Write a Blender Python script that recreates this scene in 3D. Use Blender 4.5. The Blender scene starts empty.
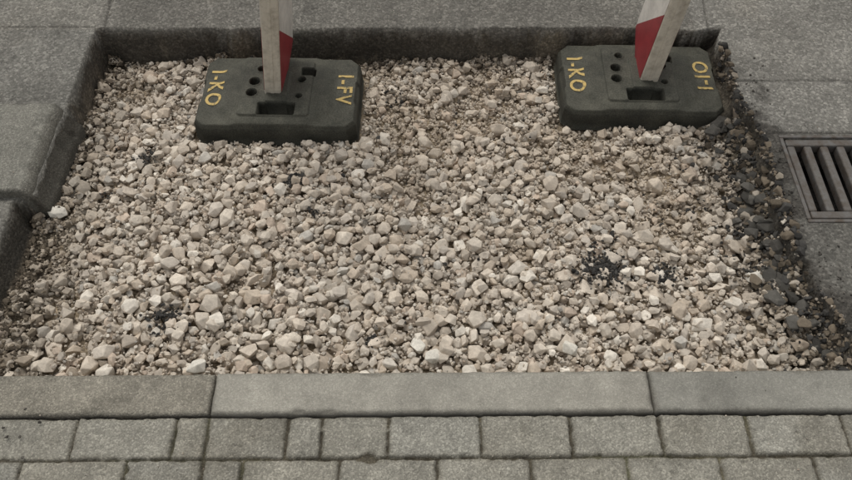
import bpy, math, random
import numpy as np
from mathutils import Vector, Matrix
R=np.random.RandomState(7); random.seed(7)
scn=bpy.context.scene
scn.view_settings.view_transform='Standard'; scn.view_settings.look='None'; scn.view_settings.exposure=0

# ---------------- numpy helpers
TAB=R.rand(512,512)
def vn(x,y,s,seed=0):
    x=np.asarray(x,float)*s+seed*37.17+1000; y=np.asarray(y,float)*s+seed*91.73+1000
    xi=np.floor(x).astype(int); yi=np.floor(y).astype(int)
    fx=x-xi; fy=y-yi; fx=fx*fx*(3-2*fx); fy=fy*fy*(3-2*fy)
    a=TAB[xi%512,yi%512]; b=TAB[(xi+1)%512,yi%512]; c=TAB[xi%512,(yi+1)%512]; d=TAB[(xi+1)%512,(yi+1)%512]
    return (a*(1-fx)+b*fx)*(1-fy)+(c*(1-fx)+d*fx)*fy
def fbm(x,y,s,seed=0,o=4):
    r=0;a=1;t=0
    for i in range(o):
        r=r+a*(vn(x,y,s*2**i,seed+i*5)-.5);t+=a;a*=.55
    return r/t*2     # about -1..1
def ss(a,b,x):
    t=np.clip((x-a)/(b-a),0,1); return t*t*(3-2*t)
def mix(a,b,t):
    t=np.asarray(t)[...,None]; return np.asarray(a)*(1-t)+np.asarray(b)*t

def mesh_np(name,V,F,col=None,mat=None,smooth=True):
    me=bpy.data.meshes.new(name)
    V=np.ascontiguousarray(V,dtype=np.float32); F=np.ascontiguousarray(F,dtype=np.int32)
    n=F.shape[1]
    me.vertices.add(len(V)); me.vertices.foreach_set('co',V.ravel())
    me.loops.add(F.size); me.loops.foreach_set('vertex_index',F.ravel())
    me.polygons.add(len(F)); me.polygons.foreach_set('loop_start',np.arange(0,F.size,n,dtype=np.int32))
    me.polygons.foreach_set('loop_total',np.full(len(F),n,dtype=np.int32))
    me.polygons.foreach_set('use_smooth',np.full(len(F),smooth,dtype=bool))
    me.update(calc_edges=True)
    if col is not None:
        at=me.color_attributes.new('Col','FLOAT_COLOR','POINT')
        c=np.ones((len(V),4),np.float32); c[:,:col.shape[1]]=col
        at.data.foreach_set('color',c.ravel())
    ob=bpy.data.objects.new(name,me); scn.collection.objects.link(ob)
    if mat: me.materials.append(mat)
    return ob
def grid_faces(nx,ny):
    i=np.arange(nx*ny).reshape(ny,nx)
    return np.stack([i[:-1,:-1],i[:-1,1:],i[1:,1:],i[1:,:-1]],-1).reshape(-1,4)

# ---------------- materials
def newmat(name):
    m=bpy.data.materials.new(name); m.use_nodes=True
    nt=m.node_tree; b=nt.nodes['Principled BSDF']; return m,nt,b
def N(nt,t,**k):
    n=nt.nodes.new(t)
    for a,v in k.items():
        if hasattr(n,a): setattr(n,a,v)
        else: n.inputs[a].default_value=v
    return n
def L(nt,a,b): nt.links.new(a,b)
def ramp(nt,src,stops):
    r=nt.nodes.new('ShaderNodeValToRGB'); e=r.color_ramp.elements
    while len(e)<len(stops): e.new(.5)
    for i,(p,c) in enumerate(stops):
        e[i].position=p; e[i].color=(c,c,c,1) if not isinstance(c,tuple) else (*c,1)
    L(nt,src,r.inputs[0]); return r.outputs[0]
def mul(nt,a,b,blend='MULTIPLY',f=1.0):
    m=nt.nodes.new('ShaderNodeMix'); m.data_type='RGBA'; m.blend_type=blend; m.inputs[0].default_value=f
    if hasattr(a,'links'): L(nt,a,m.inputs[6])
    else: m.inputs[6].default_value=(*a,1)
    if hasattr(b,'links'): L(nt,b,m.inputs[7])
    else: m.inputs[7].default_value=(*b,1)
    return m.outputs[2]
def granular(name,base=None,s1=150,s2=9,c1=.35,bump=.5,bd=.002,rough=.95,specks=.0,stain=.25,speckscale=110,blot=0):
    m,nt,b=newmat(name)
    tc=N(nt,'ShaderNodeTexCoord'); co=tc.outputs['Object']
    src=N(nt,'ShaderNodeAttribute',attribute_name='Col').outputs['Color']
    n1=N(nt,'ShaderNodeTexNoise',Scale=s1,Detail=2.0,Roughness=.7); L(nt,co,n1.inputs['Vector'])
    n2=N(nt,'ShaderNodeTexNoise',Scale=s2,Detail=3.0,Roughness=.65); L(nt,co,n2.inputs['Vector'])
    r1=ramp(nt,n1.outputs['Fac'],[(.3,1-c1),(.7,1+c1)])
    r2=ramp(nt,n2.outputs['Fac'],[(.3,1-stain),(.7,1+stain)])
    c=mul(nt,mul(nt,src,r1),r2)
    if blot:   # oil / dirt blotches
        n4=N(nt,'ShaderNodeTexNoise',Scale=17.0,Detail=4.0,Roughness=.75); L(nt,co,n4.inputs['Vector'])
        c=mul(nt,c,ramp(nt,n4.outputs['Fac'],[(.28,1-blot),(.44,1.0),(.62,1.0),(.75,1+blot*.5)]))
    h=n1.outputs['Fac']
    if specks>0:
        vo=N(nt,'ShaderNodeTexVoronoi',Scale=speckscale); L(nt,co,vo.inputs['Vector'])
        sp=N(nt,'ShaderNodeSeparateColor'); L(nt,vo.outputs['Color'],sp.inputs[0])
        rs=ramp(nt,sp.outputs[0],[(0,1-specks*.8),(.6,1.0),(.8,1+specks*.6),(1,1+specks*1.6)])
        c=mul(nt,c,rs)
        add=N(nt,'ShaderNodeMath',operation='ADD'); L(nt,n1.outputs['Fac'],add.inputs[0])
        mm=N(nt,'ShaderNodeMath',operation='MULTIPLY'); L(nt,vo.outputs['Distance'],mm.inputs[0]); mm.inputs[1].default_value=-.8
        L(nt,mm.outputs[0],add.inputs[1]); h=add.outputs[0]
    L(nt,c,b.inputs['Base Color'])
    b.inputs['Roughness'].default_value=rough; b.inputs['Specular IOR Level'].default_value=.2
    bp=N(nt,'ShaderNodeBump',Strength=bump,Distance=bd); L(nt,h,bp.inputs['Height'])
    L(nt,bp.outputs[0],b.inputs['Normal'])
    return m
M_ground=granular('ground_mat',s1=170,s2=5,c1=.24,bump=.7,bd=.0025,specks=.34,stain=.20,speckscale=150,blot=.3)
M_pav=granular('paver_mat',s1=300,s2=14,c1=.26,bump=.7,bd=.002,specks=.24,stain=.16,speckscale=260,blot=.3)
M_kerb=granular('kerb_mat',s1=380,s2=11,c1=.16,bump=.5,bd=.0012,specks=.12,stain=.13,speckscale=300,blot=.2)
M_stone=granular('stone_mat',s1=160,s2=50,c1=.12,bump=.5,bd=.0015,specks=.0,stain=.15)

# ---------------- terrain function
def yk(x): return .830+.0068*x
BASES=[(-.450,1.800,math.radians(-1.0)),(.664,1.860,math.radians(-1.0))]
BW,BD,BH=.492,.312,.082
def bed(x,y):
    b=-.139+ (2.0-np.clip(y,.8,2.05))/1.2*.050
    b=b+.006*fbm(x,y,2.2,3)+.004*fbm(x,y,14,8)
    b=b+.024*ss(.80,.93,x+.05*fbm(x,y,6,5))+.012*ss(-1.0,-1.08,x)
    return b
def pitd(x,y):
    xl=-1.058-.055*ss(1.36,1.33,y)+.006*fbm(x*0,y,9,11)-.02*ss(1.33,.9,y)*fbm(x*0,y,5,13)
    xr=.928+.032*ss(1.80,1.55,y)+.030*fbm(y,y*0+3,6,21)+.020*fbm(x,y,22,22)+.06*ss(1.12,.90,y)
    xr=np.minimum(xr,.992+.1*ss(1.2,1.1,y)+.1*ss(1.6,1.7,y))
    yf=2.042+.010*fbm(x,y*0,5,31)-.02*ss(.25,.7,fbm(x,y,9,32))+.004*fbm(x,y,40,33)
    return x-xl, xr-x, yf-y
def height(x,y):
    dl,dr,df=pitd(x,y)
    wl=.010+.03*ss(1.36,1.28,y)
    # right wall: a broken asphalt crust (steep) over a crumbling earth slope
    ws=.070+.03*ss(1.8,1.5,y)+.05*fbm(x,y,12,41)
    tr=.50*ss(0,.008,dr)+.50*ss(.010,1,dr/np.maximum(ws,.02))
    tl=ss(0,1,dl/wl); tf=ss(0,1,df/(.012+.035*ss(0,1,fbm(x,y,4,44)*2)))
    t=tl*tr*tf
    b=bed(x,y)
    rub=.026*fbm(x,y,34,51,4)*tl*(1-ss(.05,.17,dr-.03))*ss(.01,.04,dr)*tf+.010*fbm(x,y,38,52,3)*tr*(1-ss(0,.08,dl))*(dl>0)*(y<1.36)
    rub=rub+.012*fbm(x,y,40,53,3)*tf*(1-ss(.01,.07,df))*(df>0)*tr*tl
    z=b*t+rub
    top=.0015*fbm(x,y,3,61)+.0012*fbm(x,y,60,62,2)-.006*ss(-.05,0,dr+.02*fbm(x,y,20,63))*(x>.8)*(y<1.8)
    return z+top*(1-t), t, dl, dr, df

fx=np.concatenate([np.arange(-1.5,.80,.005),np.arange(.80,1.10,.003),np.arange(1.10,1.62,.005)]); fy=np.arange(.66,2.5,.0044)
def outer(a,lo,hi):
    l=[a[0]];s=.01
    while l[-1]>lo: s*=1.35; l.append(l[-1]-s)
    h=[a[-1]];s=.01
    while h[-1]<hi: s*=1.35; h.append(h[-1]+s)
    return np.array(l[1:][::-1]+list(a)+h[1:])
gx=outer(fx,-40,40); gy=outer(fy,-40,60)
X,Y=np.meshgrid(gx,gy)
Z,t,dl,dr,df=height(X,Y)
K=yk(X)
inx=ss(2.45,2.40,np.abs(X))
inpav=inx*ss(-1.42,-1.38,Y)
k1=(Y<K-.004)
Z=np.where(k1,-.15*inpav,Z)
gxa,gxb,gya,gyb=1.006,1.50,1.262,1.572
hole=(X>gxa+.012)&(X<gxb-.012)&(Y>gya+.012)&(Y<gyb-.012)
Z=np.where(hole,-.12,Z)
# colours
C=np.zeros(X.shape+(3,)); C[:]=(.184,.174,.151)
n1=fbm(X,Y,2.5,71); n2=fbm(X,Y,10,72)
C=mix(C,(.145,.137,.119),ss(.0,.5,n1))
band=((Y>2.04)&(Y<2.6)&(X>-1.06)&(X<.93)).astype(float)
C=mix(C,(.133,.125,.109),band*.8)
C=mix(C,(.155,.149,.132),((X<-1.0)&(Y<2.03)).astype(float)*.8)
ra=(X>.86)
C=mix(C,(.190,.181,.160),(ra&(Y>1.80)).astype(float)*.8)
C=mix(C,(.200,.191,.169),(ra&(Y<=1.80)&(Y>1.585)).astype(float)*.9)
C=mix(C,(.120,.114,.100),(ra&(Y<=1.585)).astype(float))
edge=ss(-.075,-.01,dr+.09*fbm(X,Y,14,75))*ss(1.88,1.80,Y+.05*n2)*ra
C=mix(C,(.055,.050,.043),edge*.85)
C=mix(C,(.22,.20,.165),ss(.2,.7,fbm(X,Y,4.5,77))*.35*(1-edge))
def seam(mask,w=.004,dep=.006,k=.9):
    global Z,C
    q=np.clip(1-mask/w,0,1)*(t<.01)
    Z=Z-dep*ss(0,.8,q); C=mix(C,(.05,.046,.04),ss(.1,.7,q)*k)
wob=.006*fbm(X,Y,8,81)
seam(np.where(X>.92,np.abs(Y-1.80+wob),9),.005,.003,.6)
seam(np.where(X>.92,np.abs(Y-1.585+wob*.5),9),.006,.004,.7)
seam(np.where((X<-1.06),np.abs(Y-2.045+wob*.4),9),.004,.003,.7)
seam(np.where((Y>2.04)&(Y<3.6),np.abs(X+1.03+.06*(Y-2.04)+wob),9),.005,.004,.7)
seam(np.where((Y>2.04)&(Y<3.6),np.abs(X-.90-.10*(Y-2.04)+wob),9),.005,.003,.5)
wallc=mix(np.broadcast_to((.070,.062,.050),C.shape),(.15,.128,.095),ss(-.05,.5,fbm(X,Y*.3,9,91)))
wallc=mix(wallc,(.050,.044,.035),(dr<.2)*ss(-.5,.1,fbm(X,Y,16,92))*.85)
wallc=mix(wallc,(.045,.041,.034),((X<-.9)&(Y<1.69))*.75)
sand=mix(np.broadcast_to((.34,.275,.195),C.shape),(.25,.20,.14),ss(0,.6,fbm(X,Y,5,95)))
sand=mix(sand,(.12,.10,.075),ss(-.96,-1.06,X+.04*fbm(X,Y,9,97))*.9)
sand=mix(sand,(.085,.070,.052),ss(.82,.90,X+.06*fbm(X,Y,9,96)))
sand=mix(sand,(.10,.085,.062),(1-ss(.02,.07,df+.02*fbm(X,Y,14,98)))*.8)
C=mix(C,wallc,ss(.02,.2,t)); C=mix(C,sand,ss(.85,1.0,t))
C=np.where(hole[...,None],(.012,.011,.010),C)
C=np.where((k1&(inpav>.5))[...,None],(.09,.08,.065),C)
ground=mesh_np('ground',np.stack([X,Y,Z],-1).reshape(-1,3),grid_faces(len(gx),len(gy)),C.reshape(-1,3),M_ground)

# ---------------- block paving
px=np.arange(-2.3,2.3001,.0032)
py=np.concatenate([np.arange(-1.30,.30,.0065),np.arange(.30,.7205,.0028)])
PX,PY=np.meshgrid(px,py)
rowp=.0985
lrow=(.7235-PY)/rowp; ri=np.floor(lrow).astype(int); v=(lrow-ri)*rowp
nr=int(ri.max())+1
d=np.zeros(PX.shape); tone=np.zeros(PX.shape); hz=np.zeros(PX.shape); tx=np.zeros(PX.shape); ty=np.zeros(PX.shape); hue=np.zeros(PX.shape)
J0=[-.776,-.555,-.484,-.307,-.230,-.084,.1215,.320,.519,.714,.930]
J1=[-.873,-.647,-.482,-.396,-.187,.0237,.226,.434,.636,.839]
for r in range(nr):
    m=(ri==r)
    if r==0: J=J0
    elif r==1: J=J1
    else:
        off=(r%2)*.1+random.uniform(-.01,.01); J=list(np.arange(-1.0+off,1.0,.201)+R.uniform(-.003,.003,len(np.arange(-1.0+off,1.0,.201))))
    J=list(J)
    while J[0]>-2.4: J.insert(0,J[0]-.201)
    while J[-1]<2.4: J.append(J[-1]+.201)
    J=np.array(J)
    xx=PX[m]+.0018*fbm(PX[m],PY[m],20,101); k=np.searchsorted(J,xx)-1; k=np.clip(k,0,len(J)-2)
    a=J[k];b=J[k+1]
    sk_=R.uniform(-.012,.012,len(J))[k]*(xx-(a+b)/2)
    vv=v[m]+.0020*fbm(PX[m],PY[m],18,103)+sk_
    g=R.uniform(.0012,.0036,len(J))[k]; g2=R.uniform(.0008,.0030,len(J))[k]
    ex=np.minimum(xx-a,b-xx)-g; ey=np.minimum(vv,rowp-vv)-g2
    rr=.006
    qx=np.maximum(rr-ex,0); qy=np.maximum(rr-ey,0)
    dd=np.where((ex<rr)&(ey<rr),rr-np.sqrt(qx**2+qy**2),np.minimum(ex,ey))
    d[m]=dd
    tone[m]=R.uniform(-1,1,len(J))[k]; hz[m]=R.uniform(-.003,.002,len(J))[k]; hue[m]=R.uniform(-1,1,len(J))[k]
    tx[m]=R.uniform(-.018,.018,len(J))[k]*(xx-(a+b)/2); ty[m]=R.uniform(-.03,.03,len(J))[k]*(vv-rowp/2)
d=d+.0030*fbm(PX,PY,70,105,3)-.011*ss(.34,.8,fbm(PX,PY,16,106,3))
e=np.clip(d/.0055,0,1); e2=np.sqrt(1-(1-e)**2)
topz=hz+tx+ty+.0008*fbm(PX,PY,120,107,2)+.0008*fbm(PX,PY,12,108)-.004*ss(.5,.8,fbm(PX,PY,45,113,2))
jz=-.010+.004*fbm(PX,PY,40,109,3)+.007*ss(-.1,.6,fbm(PX,PY,5,110))
PZ=np.where(d>0, jz+(topz-jz)*e2, jz)
PC=np.zeros(PX.shape+(3,)); PC[:]=(.258,.245,.206)
PC=PC*(1+.12*tone[...,None]); PC[...,0]*=(1+.01*hue); PC[...,2]*=(1-.015*hue)
PC=mix(PC,(.170,.155,.123),ss(.0,.7,fbm(PX,PY,6,111))*.6)
PC=mix(PC,(.14,.128,.10),(1-ss(0,.012,d+.006*fbm(PX,PY,25,114)))*.55)
PC=mix(PC,(.080,.070,.052),ss(.0015,-.0005,d))
PC=mix(PC,(.16,.14,.10),ss(.0015,-.0005,d)*ss(.0,.5,fbm(PX,PY,7,115))*.8)
PC=mix(PC,(.10,.10,.055),ss(.0015,-.0005,d)*ss(.15,.6,fbm(PX,PY,4,112))*.6)
PYo=PY+.0068*PX
paving=mesh_np('block_paving',np.stack([PX,PYo,PZ],-1).reshape(-1,3),grid_faces(len(px),len(py)),PC.reshape(-1,3),M_pav)

# ---------------- crushed stone library
import bmesh
def hull(rs,npt,bev,seg):
    while True:
        bm=bmesh.new(); P=rs.normal(size=(npt,3)); P/=np.linalg.norm(P,axis=1)[:,None]
        for _ in range(3):
            D=P[:,None]-P[None]; q=(D**2).sum(-1)+1e-3; np.fill_diagonal(q,1e9); P=P+.10*(D/q[...,None]**1.2).sum(1); P/=np.linalg.norm(P,axis=1)[:,None]
        P=P*rs.uniform(.78,1.12,(npt,1))
        for p in P: bm.verts.new(p)
        r=bmesh.ops.convex_hull(bm,input=bm.verts[:])
        bmesh.ops.dissolve_limit(bm,angle_limit=math.radians(14),verts=bm.verts[:],edges=bm.edges[:])
        loose=[v for v in bm.verts if not v.link_faces]
        if loose: bmesh.ops.delete(bm,geom=loose,context='VERTS')
        if bev: bmesh.ops.bevel(bm,geom=bm.edges[:],offset=bev,segments=seg,affect='EDGES',profile=.6,clamp_overlap=True)
        bmesh.ops.triangulate(bm,faces=bm.faces[:])
        bmesh.ops.recalc_face_normals(bm,faces=bm.faces[:])
        bm.verts.index_update()
        V=np.array([v.co[:] for v in bm.verts]); F=np.array([[v.index for v in f.verts] for f in bm.faces]); bm.free()
        if np.abs(V).max()<1.6: return V,F
LIB3=[hull(R,int(R.randint(8,15)),R.uniform(.06,.13),2) for _ in range(70)]
LIB2=[hull(R,int(R.randint(8,12)),.08,1) for _ in range(30)]
def rot(rs,tilt):
    a=rs.uniform(0,2*np.pi); b=rs.uniform(0,2*np.pi); c=abs(rs.normal())*tilt
    Rz=lambda q:np.array([[math.cos(q),-math.sin(q),0],[math.sin(q),math.cos(q),0],[0,0,1]])
    Rx=np.array([[1,0,0],[0,math.cos(c),-math.sin(c)],[0,math.sin(c),math.cos(c)]])
    return Rz(a)@Rx@Rz(b)

hs=.004; hx0,hy0=-1.24,.82
HX=np.arange(hx0,1.10,hs); HY=np.arange(hy0,2.06,hs)
GX,GY=np.meshgrid(HX,HY)
H,T,DL,DR,DF=height(GX,GY)
valid=(T>.88)&(GY>yk(GX)+.002)
blocked=~valid
for bx,by,ba in BASES:
    blocked|=(np.abs(GX-bx)<BW/2+.003)&(np.abs(GY-by)<BD/2+.003)
SANDP=[(-.05,1.68,.20),(.42,1.63,.17),(-.20,1.93,.12),(.18,1.88,.15),(.62,1.53,.14),(-.93,1.86,.08),(-1.03,1.20,.12),(-.02,1.45,.09),(.25,1.22,.06),(-.5,1.12,.05),(.70,1.35,.12),(-.85,.95,.05),(-.95,1.05,.08),(.15,1.72,.13),(.84,1.0,.05),(-.6,1.55,.05)]
SM=np.zeros(GX.shape)
for a,b,r in SANDP: SM=np.maximum(SM,np.exp(-((GX-a)**2+(GY-b)**2)/(r*r)*1.2))
SM=SM*(.8+.7*fbm(GX,GY,12,120))
acc=[]
def put(cx,cy,a,lib,kind,tilt=.4,sink=.4):
    i=int((cx-hx0)/hs); j=int((cy-hy0)/hs); r=max(1,int(a*.95/hs))
    i0,i1,j0,j1=i-r,i+r+1,j-r,j+r+1
    if i0<0 or j0<0 or i1>=len(HX) or j1>=len(HY): return False
    if blocked[j0:j1,i0:i1].mean()>.12: return False
    hh=H[j0:j1,i0:i1]
    yy,xx=np.mgrid[-r:r+1,-r:r+1]*hs
    q=1-(xx*xx+yy*yy)/(a*a*.9); mk=q>0
    s=hh[mk]; asp=R.uniform(.5,.8); c=a*asp
    zc=.75*s.mean()+.25*s.max()+c*sink
    lim=bedm[j,i]+.034
    if zc>lim: zc=lim+(zc-lim)*.25
    hh[mk]=np.maximum(hh[mk],zc+c*.85*np.sqrt(q[mk]))
    acc.append((cx,cy,zc,a,R.uniform(.60,.98)*a,c,lib,kind,tilt)); return True
def inside():
    return R.uniform(-1.20,1.05),R.uniform(.835,2.035)
def lowest(k,a):
    best=None
    for _ in range(k):
        cx,cy=inside(); i=int((cx-hx0)/hs); j=int((cy-hy0)/hs)
        if i<2 or j<2 or i>len(HX)-3 or j>len(HY)-3 or blocked[j,i]: continue
        if SM[j,i]>.38 and a>.009 and R.rand()<.88: continue
        if cx<-1.02 and cy<1.3 and R.rand()<.6: continue
        sl=H[j-2:j+3,i-2:i+3].mean()-bedm[j,i]
        if best is None or sl<best[0]: best=(sl,cx,cy)
    return best
bedm=H.copy()
for n in range(8000):
    a=float(np.clip(R.lognormal(math.log(.0127),.36),.006,.029))
    b=lowest(7,a)
    if b:
        put(b[1],b[2],a*(1.0+.10*(1.4-b[2])),3,0)
for n in range(12000):
    a=float(np.clip(R.lognormal(math.log(.0048),.36),.0022,.009))
    b=lowest(3,a)
    if b: put(b[1],b[2],a,2,0)
for n in range(420):
    cx,cy=inside(); put(cx,cy,R.uniform(.013,.022),3,0,.3,.5)
for cx,cy in [(-1.02,1.35),(-1.07,.985),(.98,1.0),(.85,1.13),(.02,.90),(-.02,.93),(.35,.92),(-.55,.87),(.9,1.22)]:
    put(cx,cy,.026,3,2,.3,.6)
CR=[(-.387,1.48,.026,90),(-.822,1.57,.024,80),(.463,1.165,.045,330),(.625,1.15,.026,90),(-.648,1.01,.035,130),(-.31,1.36,.015,18),(.50,1.27,.015,22),
(-.13,.945,.015,26),(-.1,1.83,.04,20),(.86,1.27,.03,50),(-.24,1.92,.03,24),(-.45,1.78,.25,30),(-.90,1.42,.012,8),(.30,1.75,.15,16),(.75,1.4,.12,30),(.1,1.2,.4,20)]
for cx,cy,r,n in CR:
    for _ in range(n):
        put(cx+R.normal()*r*.7,cy+R.normal()*r*.6,float(np.clip(R.lognormal(math.log(.0045),.35),.002,.010)),2,1,.8,.6)
RX=[];RY=[];RA=[];RK=[]
for _ in range(4000):
    cy=R.uniform(.84,1.97); xe=.928+.032*float(ss(1.80,1.55,cy))+.06*float(ss(1.12,.90,cy))
    cx=xe+.01-abs(R.normal())*.065
    RX.append(cx);RY.append(cy);RA.append(float(np.clip(R.lognormal(math.log(.0050),.55),.002,.024)));RK.append(1 if R.rand()<.38 else (3 if R.rand()<.8 else 0))
for _ in range(70):   # broken chunks of asphalt crust
    cy=R.uniform(.9,1.85); xe=.928+.032*float(ss(1.80,1.55,cy))+.06*float(ss(1.12,.90,cy))
    RX.append(xe-.03-abs(R.normal())*.03);RY.append(cy);RA.append(R.uniform(.014,.030));RK.append(4)
for _ in range(700):
    cy=R.uniform(.85,1.33); RX.append(-1.085+abs(R.normal())*.06);RY.append(cy);RA.append(float(np.clip(R.lognormal(math.log(.005),.45),.002,.014)));RK.append(3)
for _ in range(900):
    cx=R.uniform(-1.03,.9); RX.append(cx);RY.append(2.028-abs(R.normal())*.022);RA.append(float(np.clip(R.lognormal(math.log(.005),.45),.002,.013)));RK.append(3 if R.rand()<.7 else (1 if R.rand()<.4 else 0))
for _ in range(300):
    cy=R.uniform(1.36,2.02); RX.append(-1.04+abs(R.normal())*.02);RY.append(cy);RA.append(float(np.clip(R.lognormal(math.log(.0045),.45),.002,.012)));RK.append(3)
RX=np.array(RX);RY=np.array(RY); hz_,t_,a_,dr_,df_=height(RX,RY)
for i in range(len(RX)):
    if any(abs(RX[i]-bx)<BW/2+.01 and abs(RY[i]-by)<BD/2+.01 for bx,by,_ in BASES): continue
    if RY[i]<yk(RX[i])+.01: continue
    if (RX[i]<.8 and t_[i]<.9): continue      # nothing can rest on the steep walls
    ii=int((RX[i]-hx0)/hs); jj=int((RY[i]-hy0)/hs); z=hz_[i]
    if 0<=ii<len(HX) and 0<=jj<len(HY): z=max(z,H[jj,ii]-.003)
    if RK[i]==4: acc.append((RX[i],RY[i],z+RA[i]*.25,RA[i],RA[i]*.85,RA[i]*.5,3,4,.5))
    else: acc.append((RX[i],RY[i],z+RA[i]*.25,RA[i],RA[i]*.8,RA[i]*.65,2,RK[i],.8))
VV=[];FF=[];CC=[];cnt=0
pal=np.array([(.56,.485,.395),(.59,.52,.43),(.505,.425,.335),(.53,.47,.395),(.68,.62,.53),(.445,.385,.315),(.53,.435,.345),(.48,.445,.39)])
pw=np.array([.25,.22,.13,.15,.10,.06,.05,.04]); pw/=pw.sum()
for (cx,cy,zc,a,b,c,lib,kind,tilt) in acc:
    W,F=LIB3[R.randint(len(LIB3))] if lib==3 else LIB2[R.randint(len(LIB2))]
    P=(W*np.array([a,b,c])*1.08)@rot(R,tilt).T+np.array([cx,cy,zc])
    if kind==0:
        col=pal[R.choice(len(pal),p=pw)]*R.uniform(.84,1.10)
        i=min(len(HX)-1,max(0,int((cx-hx0)/hs))); j=min(len(HY)-1,max(0,int((cy-hy0)/hs))); s_=min(1,max(0,SM[j,i]))
        kk=.65 if lib==2 else .35
        col=col*(1-kk*s_)+np.array((.41,.33,.24))*kk*s_
        if lib==2: col=col*.88
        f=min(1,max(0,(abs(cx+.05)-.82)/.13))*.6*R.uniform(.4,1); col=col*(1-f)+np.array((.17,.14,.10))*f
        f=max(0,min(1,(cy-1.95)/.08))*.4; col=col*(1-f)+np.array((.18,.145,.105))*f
    elif kind==1: col=np.array((.036,.034,.031))*R.uniform(.6,2.0)
    elif kind==2: col=np.array((.64,.60,.52))
    elif kind==4: col=np.array((.075,.070,.061))*R.uniform(.6,1.5)
    else: col=np.array((.125,.102,.075))*R.uniform(.45,1.6)
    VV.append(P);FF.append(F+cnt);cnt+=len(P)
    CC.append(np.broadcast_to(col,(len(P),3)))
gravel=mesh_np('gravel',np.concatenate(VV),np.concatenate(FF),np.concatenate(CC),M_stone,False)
print('STONES',len(acc),cnt)

# ---------------- box helper
def box_bm(x0,x1,y0,y1,z0,z1,bev=.004,seg=2):
    bm=bmesh.new(); bmesh.ops.create_cube(bm,size=1)
    for v in bm.verts: v.co=Vector(((x0+x1)/2+v.co.x*(x1-x0),(y0+y1)/2+v.co.y*(y1-y0),(z0+z1)/2+v.co.z*(z1-z0)))
    if bev: bmesh.ops.bevel(bm,geom=bm.edges[:],offset=bev,segments=seg,affect='EDGES',profile=.5)
    return bm
def bm_obj(bm,name,mat,parent=None,smooth=False):
    me=bpy.data.meshes.new(name); bm.to_mesh(me); bm.free(); me.materials.append(mat)
    for p in me.polygons: p.use_smooth=smooth
    ob=bpy.data.objects.new(name,me); scn.collection.objects.link(ob)
    if parent: ob.parent=parent
    return ob
def empty(name):
    e=bpy.data.objects.new(name,None); e.empty_display_size=.1; scn.collection.objects.link(e); return e

def slab(name,x0,x1,y0,y1,ztop,zbot,col,mat,seed,bev=.007,res=.004,chip=.5,edgecol=(.12,.11,.09),sk=.0068,fall=None,wall=None):
    xs=np.linspace(x0,x1,int(round((x1-x0)/res))+1); ys=np.linspace(y0,y1,int(round((y1-y0)/res))+1)
    xs=np.concatenate([[x0-.0005],xs,[x1+.0005]]); ys=np.concatenate([[y0-.0005],ys,[y1+.0005]])
    A,B=np.meshgrid(xs,ys)
    e=np.minimum(np.minimum(A-x0,x1-A),np.minimum(B-y0,y1-B))
    en=e+.0018*fbm(A,B,60,seed,3)-chip*.018*ss(.34,.8,fbm(A,B,13,seed+1,3))*(e<.03)
    q=np.clip(en/bev,0,1); h=-bev*(1-np.sqrt(1-(1-q)**2))+.0009*fbm(A,B,9,seed+2)
    c=np.zeros(A.shape+(3,)); c[:]=col
    c=mix(c,np.array(col)*.70,ss(.0,.7,fbm(A,B,7,seed+3)))
    c=mix(c,np.array(col)*1.25,ss(.25,.75,fbm(A,B*2,5,seed+4))*.6)
    c=mix(c,edgecol,(1-ss(0,.012,en+.004*fbm(A,B,30,seed+5)))*.55)
    if fall:   # battered pit-side face
        f=ss(0,1,(A-(x1-fall[0]))/fall[0]+.12*fbm(A,B,18,seed+6)); h=h-fall[1]*f; c=mix(c,wall,ss(.1,.5,f)*.85)
    Zs=np.where(e<0,zbot,ztop+h)
    return mesh_np(name,np.stack([A,B+sk*A,Zs],-1).reshape(-1,3),grid_faces(len(xs),len(ys)),c.reshape(-1,3),mat)
kc=[(.235,.214,.175),(.235,.216,.176),(.305,.288,.245),(.240,.231,.200),(.24,.23,.2)]
xs=[-2.40,-1.484,-.484,.512,1.512,2.40]
for i in range(5):
    slab('kerb_stone',xs[i]+.002,xs[i+1]-.002,.7265,.828,.004+[0,-.001,.003,.001,0][i],-.2,kc[i],M_kerb if i!=1 else M_pav,200+i*7,chip=[.5,1.2,.45,.6,.5][i])
slab('kerb_block',-1.62,-1.030,1.345,1.675,.032,-.14,(.185,.178,.152),M_pav,260,bev=.010,chip=1.3,edgecol=(.075,.07,.058),sk=0,fall=(.055,.085),wall=(.060,.055,.045))

# ---------------- drain grate
mm,nt,b=newmat('cast_iron')
tc=N(nt,'ShaderNodeTexCoord'); n=N(nt,'ShaderNodeTexNoise',Scale=30.0,Detail=6.0,Roughness=.7); L(nt,tc.outputs['Object'],n.inputs['Vector'])
r=nt.nodes.new('ShaderNodeValToRGB'); r.color_ramp.elements[0].position=.38; r.color_ramp.elements[0].color=(.085,.066,.050,1); r.color_ramp.elements[1].position=.62; r.color_ramp.elements[1].color=(.135,.128,.118,1)
L(nt,n.outputs['Fac'],r.inputs[0]); L(nt,r.outputs[0],b.inputs['Base Color']); b.inputs['Roughness'].default_value=.7; b.inputs['Metallic'].default_value=.1
bp=N(nt,'ShaderNodeBump',Strength=.5,Distance=.0015); n3=N(nt,'ShaderNodeTexNoise',Scale=300.0); L(nt,tc.outputs['Object'],n3.inputs['Vector']); L(nt,n3.outputs['Fac'],bp.inputs['Height']); L(nt,bp.outputs[0],b.inputs['Normal'])
M_iron=mm
gr=empty('drain_grate')
zt=.004
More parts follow.
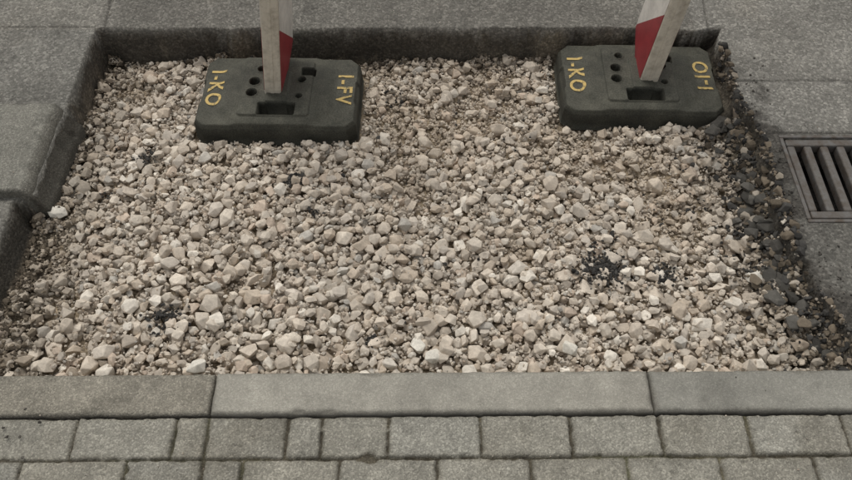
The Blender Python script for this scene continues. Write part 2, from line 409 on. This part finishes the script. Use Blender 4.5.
for nm,(a,b_,c,d_) in {'frame_front':(gxa,gxb,gya,gya+.010),'frame_back':(gxa,gxb,gyb-.010,gyb),'frame_left':(gxa,gxa+.010,gya+.0105,gyb-.0105),'frame_right':(gxb-.010,gxb,gya+.0105,gyb-.0105)}.items():
    bm_obj(box_bm(a,b_,c,d_,-.06,zt,.002),nm,M_iron,gr)
ia,ib,ja,jb=gxa+.0145,gxb-.0145,gya+.0145,gyb-.0145
bm_obj(box_bm(ia,ib,ja,ja+.024,-.03,zt-.003,.004),'rim_front',M_iron,gr)
bm_obj(box_bm(ia,ib,jb-.024,jb,-.03,zt-.003,.004),'rim_back',M_iron,gr)
x=ia;k=0
while x<ib-.018:
    w=.022
    bm_obj(box_bm(x,x+w,ja+.0242,jb-.0242,-.03,zt-.0035,.005,3),'bar_%d'%k,M_iron,gr); x+=.0468;k+=1

# ---------------- beacon bases
m,nt,b=newmat('recycled_rubber'); tc=N(nt,'ShaderNodeTexCoord'); co=tc.outputs['Object']
n1=N(nt,'ShaderNodeTexNoise',Scale=9.0,Detail=6.0,Roughness=.7); L(nt,co,n1.inputs['Vector'])
n2=N(nt,'ShaderNodeTexNoise',Scale=260.0,Detail=3.0); L(nt,co,n2.inputs['Vector'])
r=nt.nodes.new('ShaderNodeValToRGB'); el=r.color_ramp.elements; el[0].position=.33; el[0].color=(.042,.042,.033,1); el[1].position=.7; el[1].color=(.105,.101,.078,1)
L(nt,n1.outputs['Fac'],r.inputs[0]); c=mul(nt,r.outputs[0],ramp(nt,n2.outputs['Fac'],[(.3,.7),(.7,1.3)]))
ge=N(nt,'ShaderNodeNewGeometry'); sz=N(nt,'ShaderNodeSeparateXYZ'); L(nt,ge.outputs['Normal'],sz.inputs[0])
c=mul(nt,c,ramp(nt,sz.outputs[2],[(.2,.55),(.9,1.0)]))   # upward faces keep full tone, steeper faces are coloured darker
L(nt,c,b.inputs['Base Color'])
b.inputs['Roughness'].default_value=.8; b.inputs['Specular IOR Level'].default_value=.25
bp=N(nt,'ShaderNodeBump',Strength=.5,Distance=.0012); L(nt,n2.outputs['Fac'],bp.inputs['Height']); L(nt,bp.outputs[0],b.inputs['Normal'])
M_rub=m
def painted(name,col,under,wear=(.42,.5),s=60):
    m,nt,b=newmat(name); tc=N(nt,'ShaderNodeTexCoord'); n=N(nt,'ShaderNodeTexNoise',Scale=s,Detail=5.0,Roughness=.7); L(nt,tc.outputs['Object'],n.inputs['Vector'])
    mx=nt.nodes.new('ShaderNodeMix'); mx.data_type='RGBA'; L(nt,ramp(nt,n.outputs['Fac'],[(wear[0],0.),(wear[1],1.)]),mx.inputs[0])
    mx.inputs[6].default_value=(*under,1); mx.inputs[7].default_value=(*col,1); L(nt,mx.outputs[2],b.inputs['Base Color']); b.inputs['Roughness'].default_value=.7
    return m
M_yel=painted('yellow_stencil_paint',(.52,.37,.12),(.11,.10,.06),(.38,.50),90)
M_edge=painted('beacon_body_plastic',(.55,.50,.41),(.32,.28,.22),(.30,.55),25)
m,nt,b=newmat('beacon_sheeting'); tc=N(nt,'ShaderNodeTexCoord'); sx=N(nt,'ShaderNodeSeparateXYZ'); L(nt,tc.outputs['Object'],sx.inputs[0])
ad=N(nt,'ShaderNodeMath',operation='ADD'); L(nt,sx.outputs[1],ad.inputs[0]); L(nt,sx.outputs[2],ad.inputs[1])
a2=N(nt,'ShaderNodeMath',operation='ADD'); L(nt,ad.outputs[0],a2.inputs[0]); a2.inputs[1].default_value=.24-.255+.48
fr=N(nt,'ShaderNodeMath',operation='MODULO'); L(nt,a2.outputs[0],fr.inputs[0]); fr.inputs[1].default_value=.48
lt=N(nt,'ShaderNodeMath',operation='LESS_THAN'); L(nt,fr.outputs[0],lt.inputs[0]); lt.inputs[1].default_value=.24
n=N(nt,'ShaderNodeTexNoise',Scale=18.0,Detail=6.0,Roughness=.7); L(nt,tc.outputs['Object'],n.inputs['Vector'])
mx=nt.nodes.new('ShaderNodeMix'); mx.data_type='RGBA'; L(nt,lt.outputs[0],mx.inputs[0]); mx.inputs[6].default_value=(.62,.58,.52,1); mx.inputs[7].default_value=(.27,.032,.036,1)
L(nt,mul(nt,mx.outputs[2],ramp(nt,n.outputs['Fac'],[(.3,.7),(.6,1.05)])),b.inputs['Base Color']); b.inputs['Roughness'].default_value=.45
M_sheet=m

def make_base(cx,cy,ang,z0,txtR,idx):
    e=empty('beacon_base'); e.location=(cx,cy,z0); e.rotation_euler=(0,0,ang)
    n=.002; xs=np.arange(-BW/2-.002,BW/2+.0021,n); ys=np.arange(-BD/2-.002,BD/2+.0021,n)
    A,B=np.meshgrid(xs,ys)
    def rr(ax,ay,hx,hy,r,ch=0):
        qx=np.abs(A-ax)-hx+r; qy=np.abs(B-ay)-hy+r
        d=np.hypot(np.maximum(qx,0),np.maximum(qy,0))+np.minimum(np.maximum(qx,qy),0)-r
        if ch: d=np.maximum(d,(np.abs(A-ax)+np.abs(B-ay)-(hx+hy-ch))*.7071)
        return -d
    o=rr(0,0,BW/2,BD/2,.012,.030)
    Z=np.where(o>0,.058*ss(0,1,np.clip(o/.004,0,1)),0)
    Z=Z+.014*ss(.0,1,np.clip((o-.003)/.010,0,1))
    c=rr(-.005,.0,.150,.125,.02,.05); Z=Z+.012*ss(-.035,.0,c)
    p=rr(-.005,-.002,.108,.118,.012,.0); Z=Z+.007*ss(-.001,.003,p)
    f=rr(.0,-.01,.032,.075,.006); Z=Z+.006*ss(-.001,.002,f)
    hole=rr(.003,-.092,.056,.024,.004); Z=np.where(hole>-.001,Z-(.055)*ss(-.001,.002,hole),Z)
    for hx,hy,hr,dp in [(-.075,.020,.016,.035),(-.078,-.028,.016,.035),(-.060,.075,.012,.02),(.068,.030,.012,.03),(.066,-.04,.010,.02)]:
        hd=hr-np.hypot(A-hx,B-hy); Z=Z+.003*ss(-.006,-.002,hd); Z=Z-dp*ss(-.001,.0015,hd)
    h2=rr(.085,.068,.022,.016,.005); Z=Z-.03*ss(-.001,.002,h2)
    for s in(-1,1):
        h3=rr(s*(BW/2-.0),-.0,.012,.045,.006); Z=Z-.012*ss(-.004,.002,h3)
    Z=np.maximum(Z,0)+(.0006*fbm(A+idx,B,30,300+idx)-.005*ss(.5,.8,fbm(A+idx,B,22,305))*(o<.02))*(Z>.01)
    Z=np.where(o<=0,0,Z)
    V=np.stack([A,B,Z],-1).reshape(-1,3); F=grid_faces(len(xs),len(ys)); ok=(o.reshape(-1)>-.0035); F=F[ok[F].all(1)]
    pl=mesh_np('rubber_plate',V,F,None,M_rub); pl.parent=e
    def zat(x,y): return float(Z[int((y+BD/2+.002)/n),int((x+BW/2+.002)/n)])
    for s,txt,rz,xo in[(-1,'I-KO',-math.pi/2,-.198),(1,txtR,math.pi/2 if idx else -math.pi/2,.198)]:
        cu=bpy.data.curves.new('stencil_text','FONT'); cu.body=txt; cu.size=.066; cu.align_x='CENTER'; cu.align_y='CENTER'; cu.space_character=1.2; cu.offset=.0014
        to=bpy.data.objects.new('tmp',cu); scn.collection.objects.link(to)
        bpy.context.view_layer.update(); dg=bpy.context.evaluated_depsgraph_get()
        me=bpy.data.meshes.new_from_object(to.evaluated_get(dg)); bpy.data.objects.remove(to)
        bm=bmesh.new(); bm.from_mesh(me)
        bmesh.ops.triangulate(bm,faces=bm.faces[:])
        for _ in range(3):
            bmesh.ops.subdivide_edges(bm,edges=[e_ for e_ in bm.edges if e_.calc_length()>.006],cuts=1)
            bmesh.ops.triangulate(bm,faces=bm.faces[:])
        ca,sa=math.cos(rz),math.sin(rz)
        for v in bm.verts:
            x,y=v.co.x,v.co.y; X2=x*ca-y*sa+xo; Y2=x*sa+y*ca+.01
            v.co=Vector((X2,Y2,zat(X2,Y2)+.0018))
        me=bpy.data.meshes.new('stencil_text'); bm.to_mesh(me); bm.free(); me.materials.append(M_yel)
        o2=bpy.data.objects.new('stencil_text',me); scn.collection.objects.link(o2); o2.parent=e
    return e
ZB=-.116
make_base(*BASES[0],ZB,'I-FV',0)
make_base(*BASES[1],ZB,'I-IO',1)

def make_beacon(x,y,z,lean,rz,th=.050):
    e=empty('warning_beacon'); e.location=(x,y,z); e.rotation_euler=(0,lean,rz)
    prof=[(0,-.045),(0,.98),(.02,1.0),(.18,1.0),(.2,.98),(.2,.045),(.10,-.015),(.085,-.045)]
    bm=bmesh.new(); vs=[bm.verts.new((-th/2,a,b)) for a,b in prof]; f=bm.faces.new(vs)
    r=bmesh.ops.extrude_face_region(bm,geom=[f]) 
    for g in r['geom']:
        if isinstance(g,bmesh.types.BMVert): g.co.x+=th
    bmesh.ops.recalc_face_normals(bm,faces=bm.faces[:])
    bmesh.ops.bevel(bm,geom=bm.edges[:],offset=.006,segments=3,affect='EDGES',profile=.5)
    bm_obj(bm,'body',M_edge,e,False)
    for s in(-1,1):
        p2=[(.008,.0),(.008,.97),(.02,.988),(.18,.988),(.193,.97),(.193,.05),(.095,-.008)]
        bm=bmesh.new(); vs=[bm.verts.new((s*(th/2+.0004),a,b)) for a,b in p2]; f=bm.faces.new(vs)
        r=bmesh.ops.extrude_face_region(bm,geom=[f])
        for g in r['geom']:
            if isinstance(g,bmesh.types.BMVert): g.co.x+=s*.0012
        bmesh.ops.recalc_face_normals(bm,faces=bm.faces[:])
        bm_obj(bm,'sheeting',M_sheet,e)
    bm_obj(box_bm(-.005,.005,-.0015,.002,.0,.97,.001),'rib',M_edge,e)
    return e
zp=ZB+.099
make_beacon(-.464,1.766,zp-.01,math.radians(7.0),math.radians(-5))
make_beacon(.683,1.820,zp-.01,math.radians(4.0),math.radians(-1),.055)

# loose crumbs on the pavements
VV=[];FF=[];CC=[];cnt=0
def crumb(x,y,z,a,col):
    global cnt
    W,F=LIB2[R.randint(len(LIB2))]; P=(W*np.array([a,a*.8,a*.6]))@rot(R,.5).T+np.array([x,y,z+a*.35]); VV.append(P);FF.append(F+cnt);cnt+=len(P);CC.append(np.broadcast_to(col,(len(P),3)))
for cx,cy,r,n in[(-.90,.655,.03,10),(-1.0,.67,.02,5),(.75,.80,.05,5),(1.0,1.12,.03,50),(.985,1.3,.015,25),(.985,1.5,.015,25),(.97,1.72,.03,30),(1.03,1.0,.03,30),(.98,1.85,.04,10)]:
    for _ in range(n):
        x=cx+R.normal()*r;y=cy+R.normal()*r*1.8
        hh=float(height(np.array([x]),np.array([y]))[0][0]) if y>.84 else .003
        crumb(x,y,hh,R.uniform(.0015,.0060),np.array((.055,.050,.043))*R.uniform(.6,2.4))
for _ in range(360):
    x=R.uniform(-1.5,1.5);q=R.rand()
    y=R.uniform(.45,.82) if q<.5 else R.uniform(2.06,2.5)
    if q>.8: y=R.uniform(.9,2.4); x=R.choice([-1,1])*R.uniform(1.1,1.5)
    if x>1.0 and 1.25<y<1.58: continue
    zc=.034 if (x<-1.03 and 1.34<y<1.68) else .001
    crumb(x,y,zc,R.uniform(.001,.0030),pal[R.randint(8)]*R.uniform(.3,.9))
mesh_np('asphalt_crumbs',np.concatenate(VV),np.concatenate(FF),np.concatenate(CC),M_stone,False)

# ---------------- light
w=bpy.data.worlds.new('World'); scn.world=w; w.use_nodes=True; nt=w.node_tree
sk=nt.nodes.new('ShaderNodeTexSky'); sk.sky_type='NISHITA'; sk.sun_disc=False
el=math.radians(62); az=math.radians(-25)
sk.sun_elevation=el; sk.sun_rotation=az; sk.dust_density=3; sk.ozone_density=1
hs_=nt.nodes.new('ShaderNodeHueSaturation'); hs_.inputs['Saturation'].default_value=.08; L(nt,sk.outputs[0],hs_.inputs['Color'])
L(nt,hs_.outputs[0],nt.nodes['Background'].inputs[0]); nt.nodes['Background'].inputs[1].default_value=.15
sd=bpy.data.lights.new('sun','SUN'); sd.energy=.85; sd.angle=math.radians(30); sd.color=(1,.95,.86)
so=bpy.data.objects.new('sun',sd); scn.collection.objects.link(so)
dv=Vector((math.cos(el)*math.sin(az),math.cos(el)*math.cos(az),math.sin(el)))
so.rotation_euler=dv.to_track_quat('Z','Y').to_euler()
# ---------------- camera
cd=bpy.data.cameras.new('camera'); cam=bpy.data.objects.new('camera',cd); scn.collection.objects.link(cam)
cam.location=(0,0,1.685); cam.rotation_euler=(math.radians(90-54.4),0,0); cd.sensor_width=36; cd.lens=33.8; cd.clip_end=300; cd.clip_start=.05
scn.camera=cam
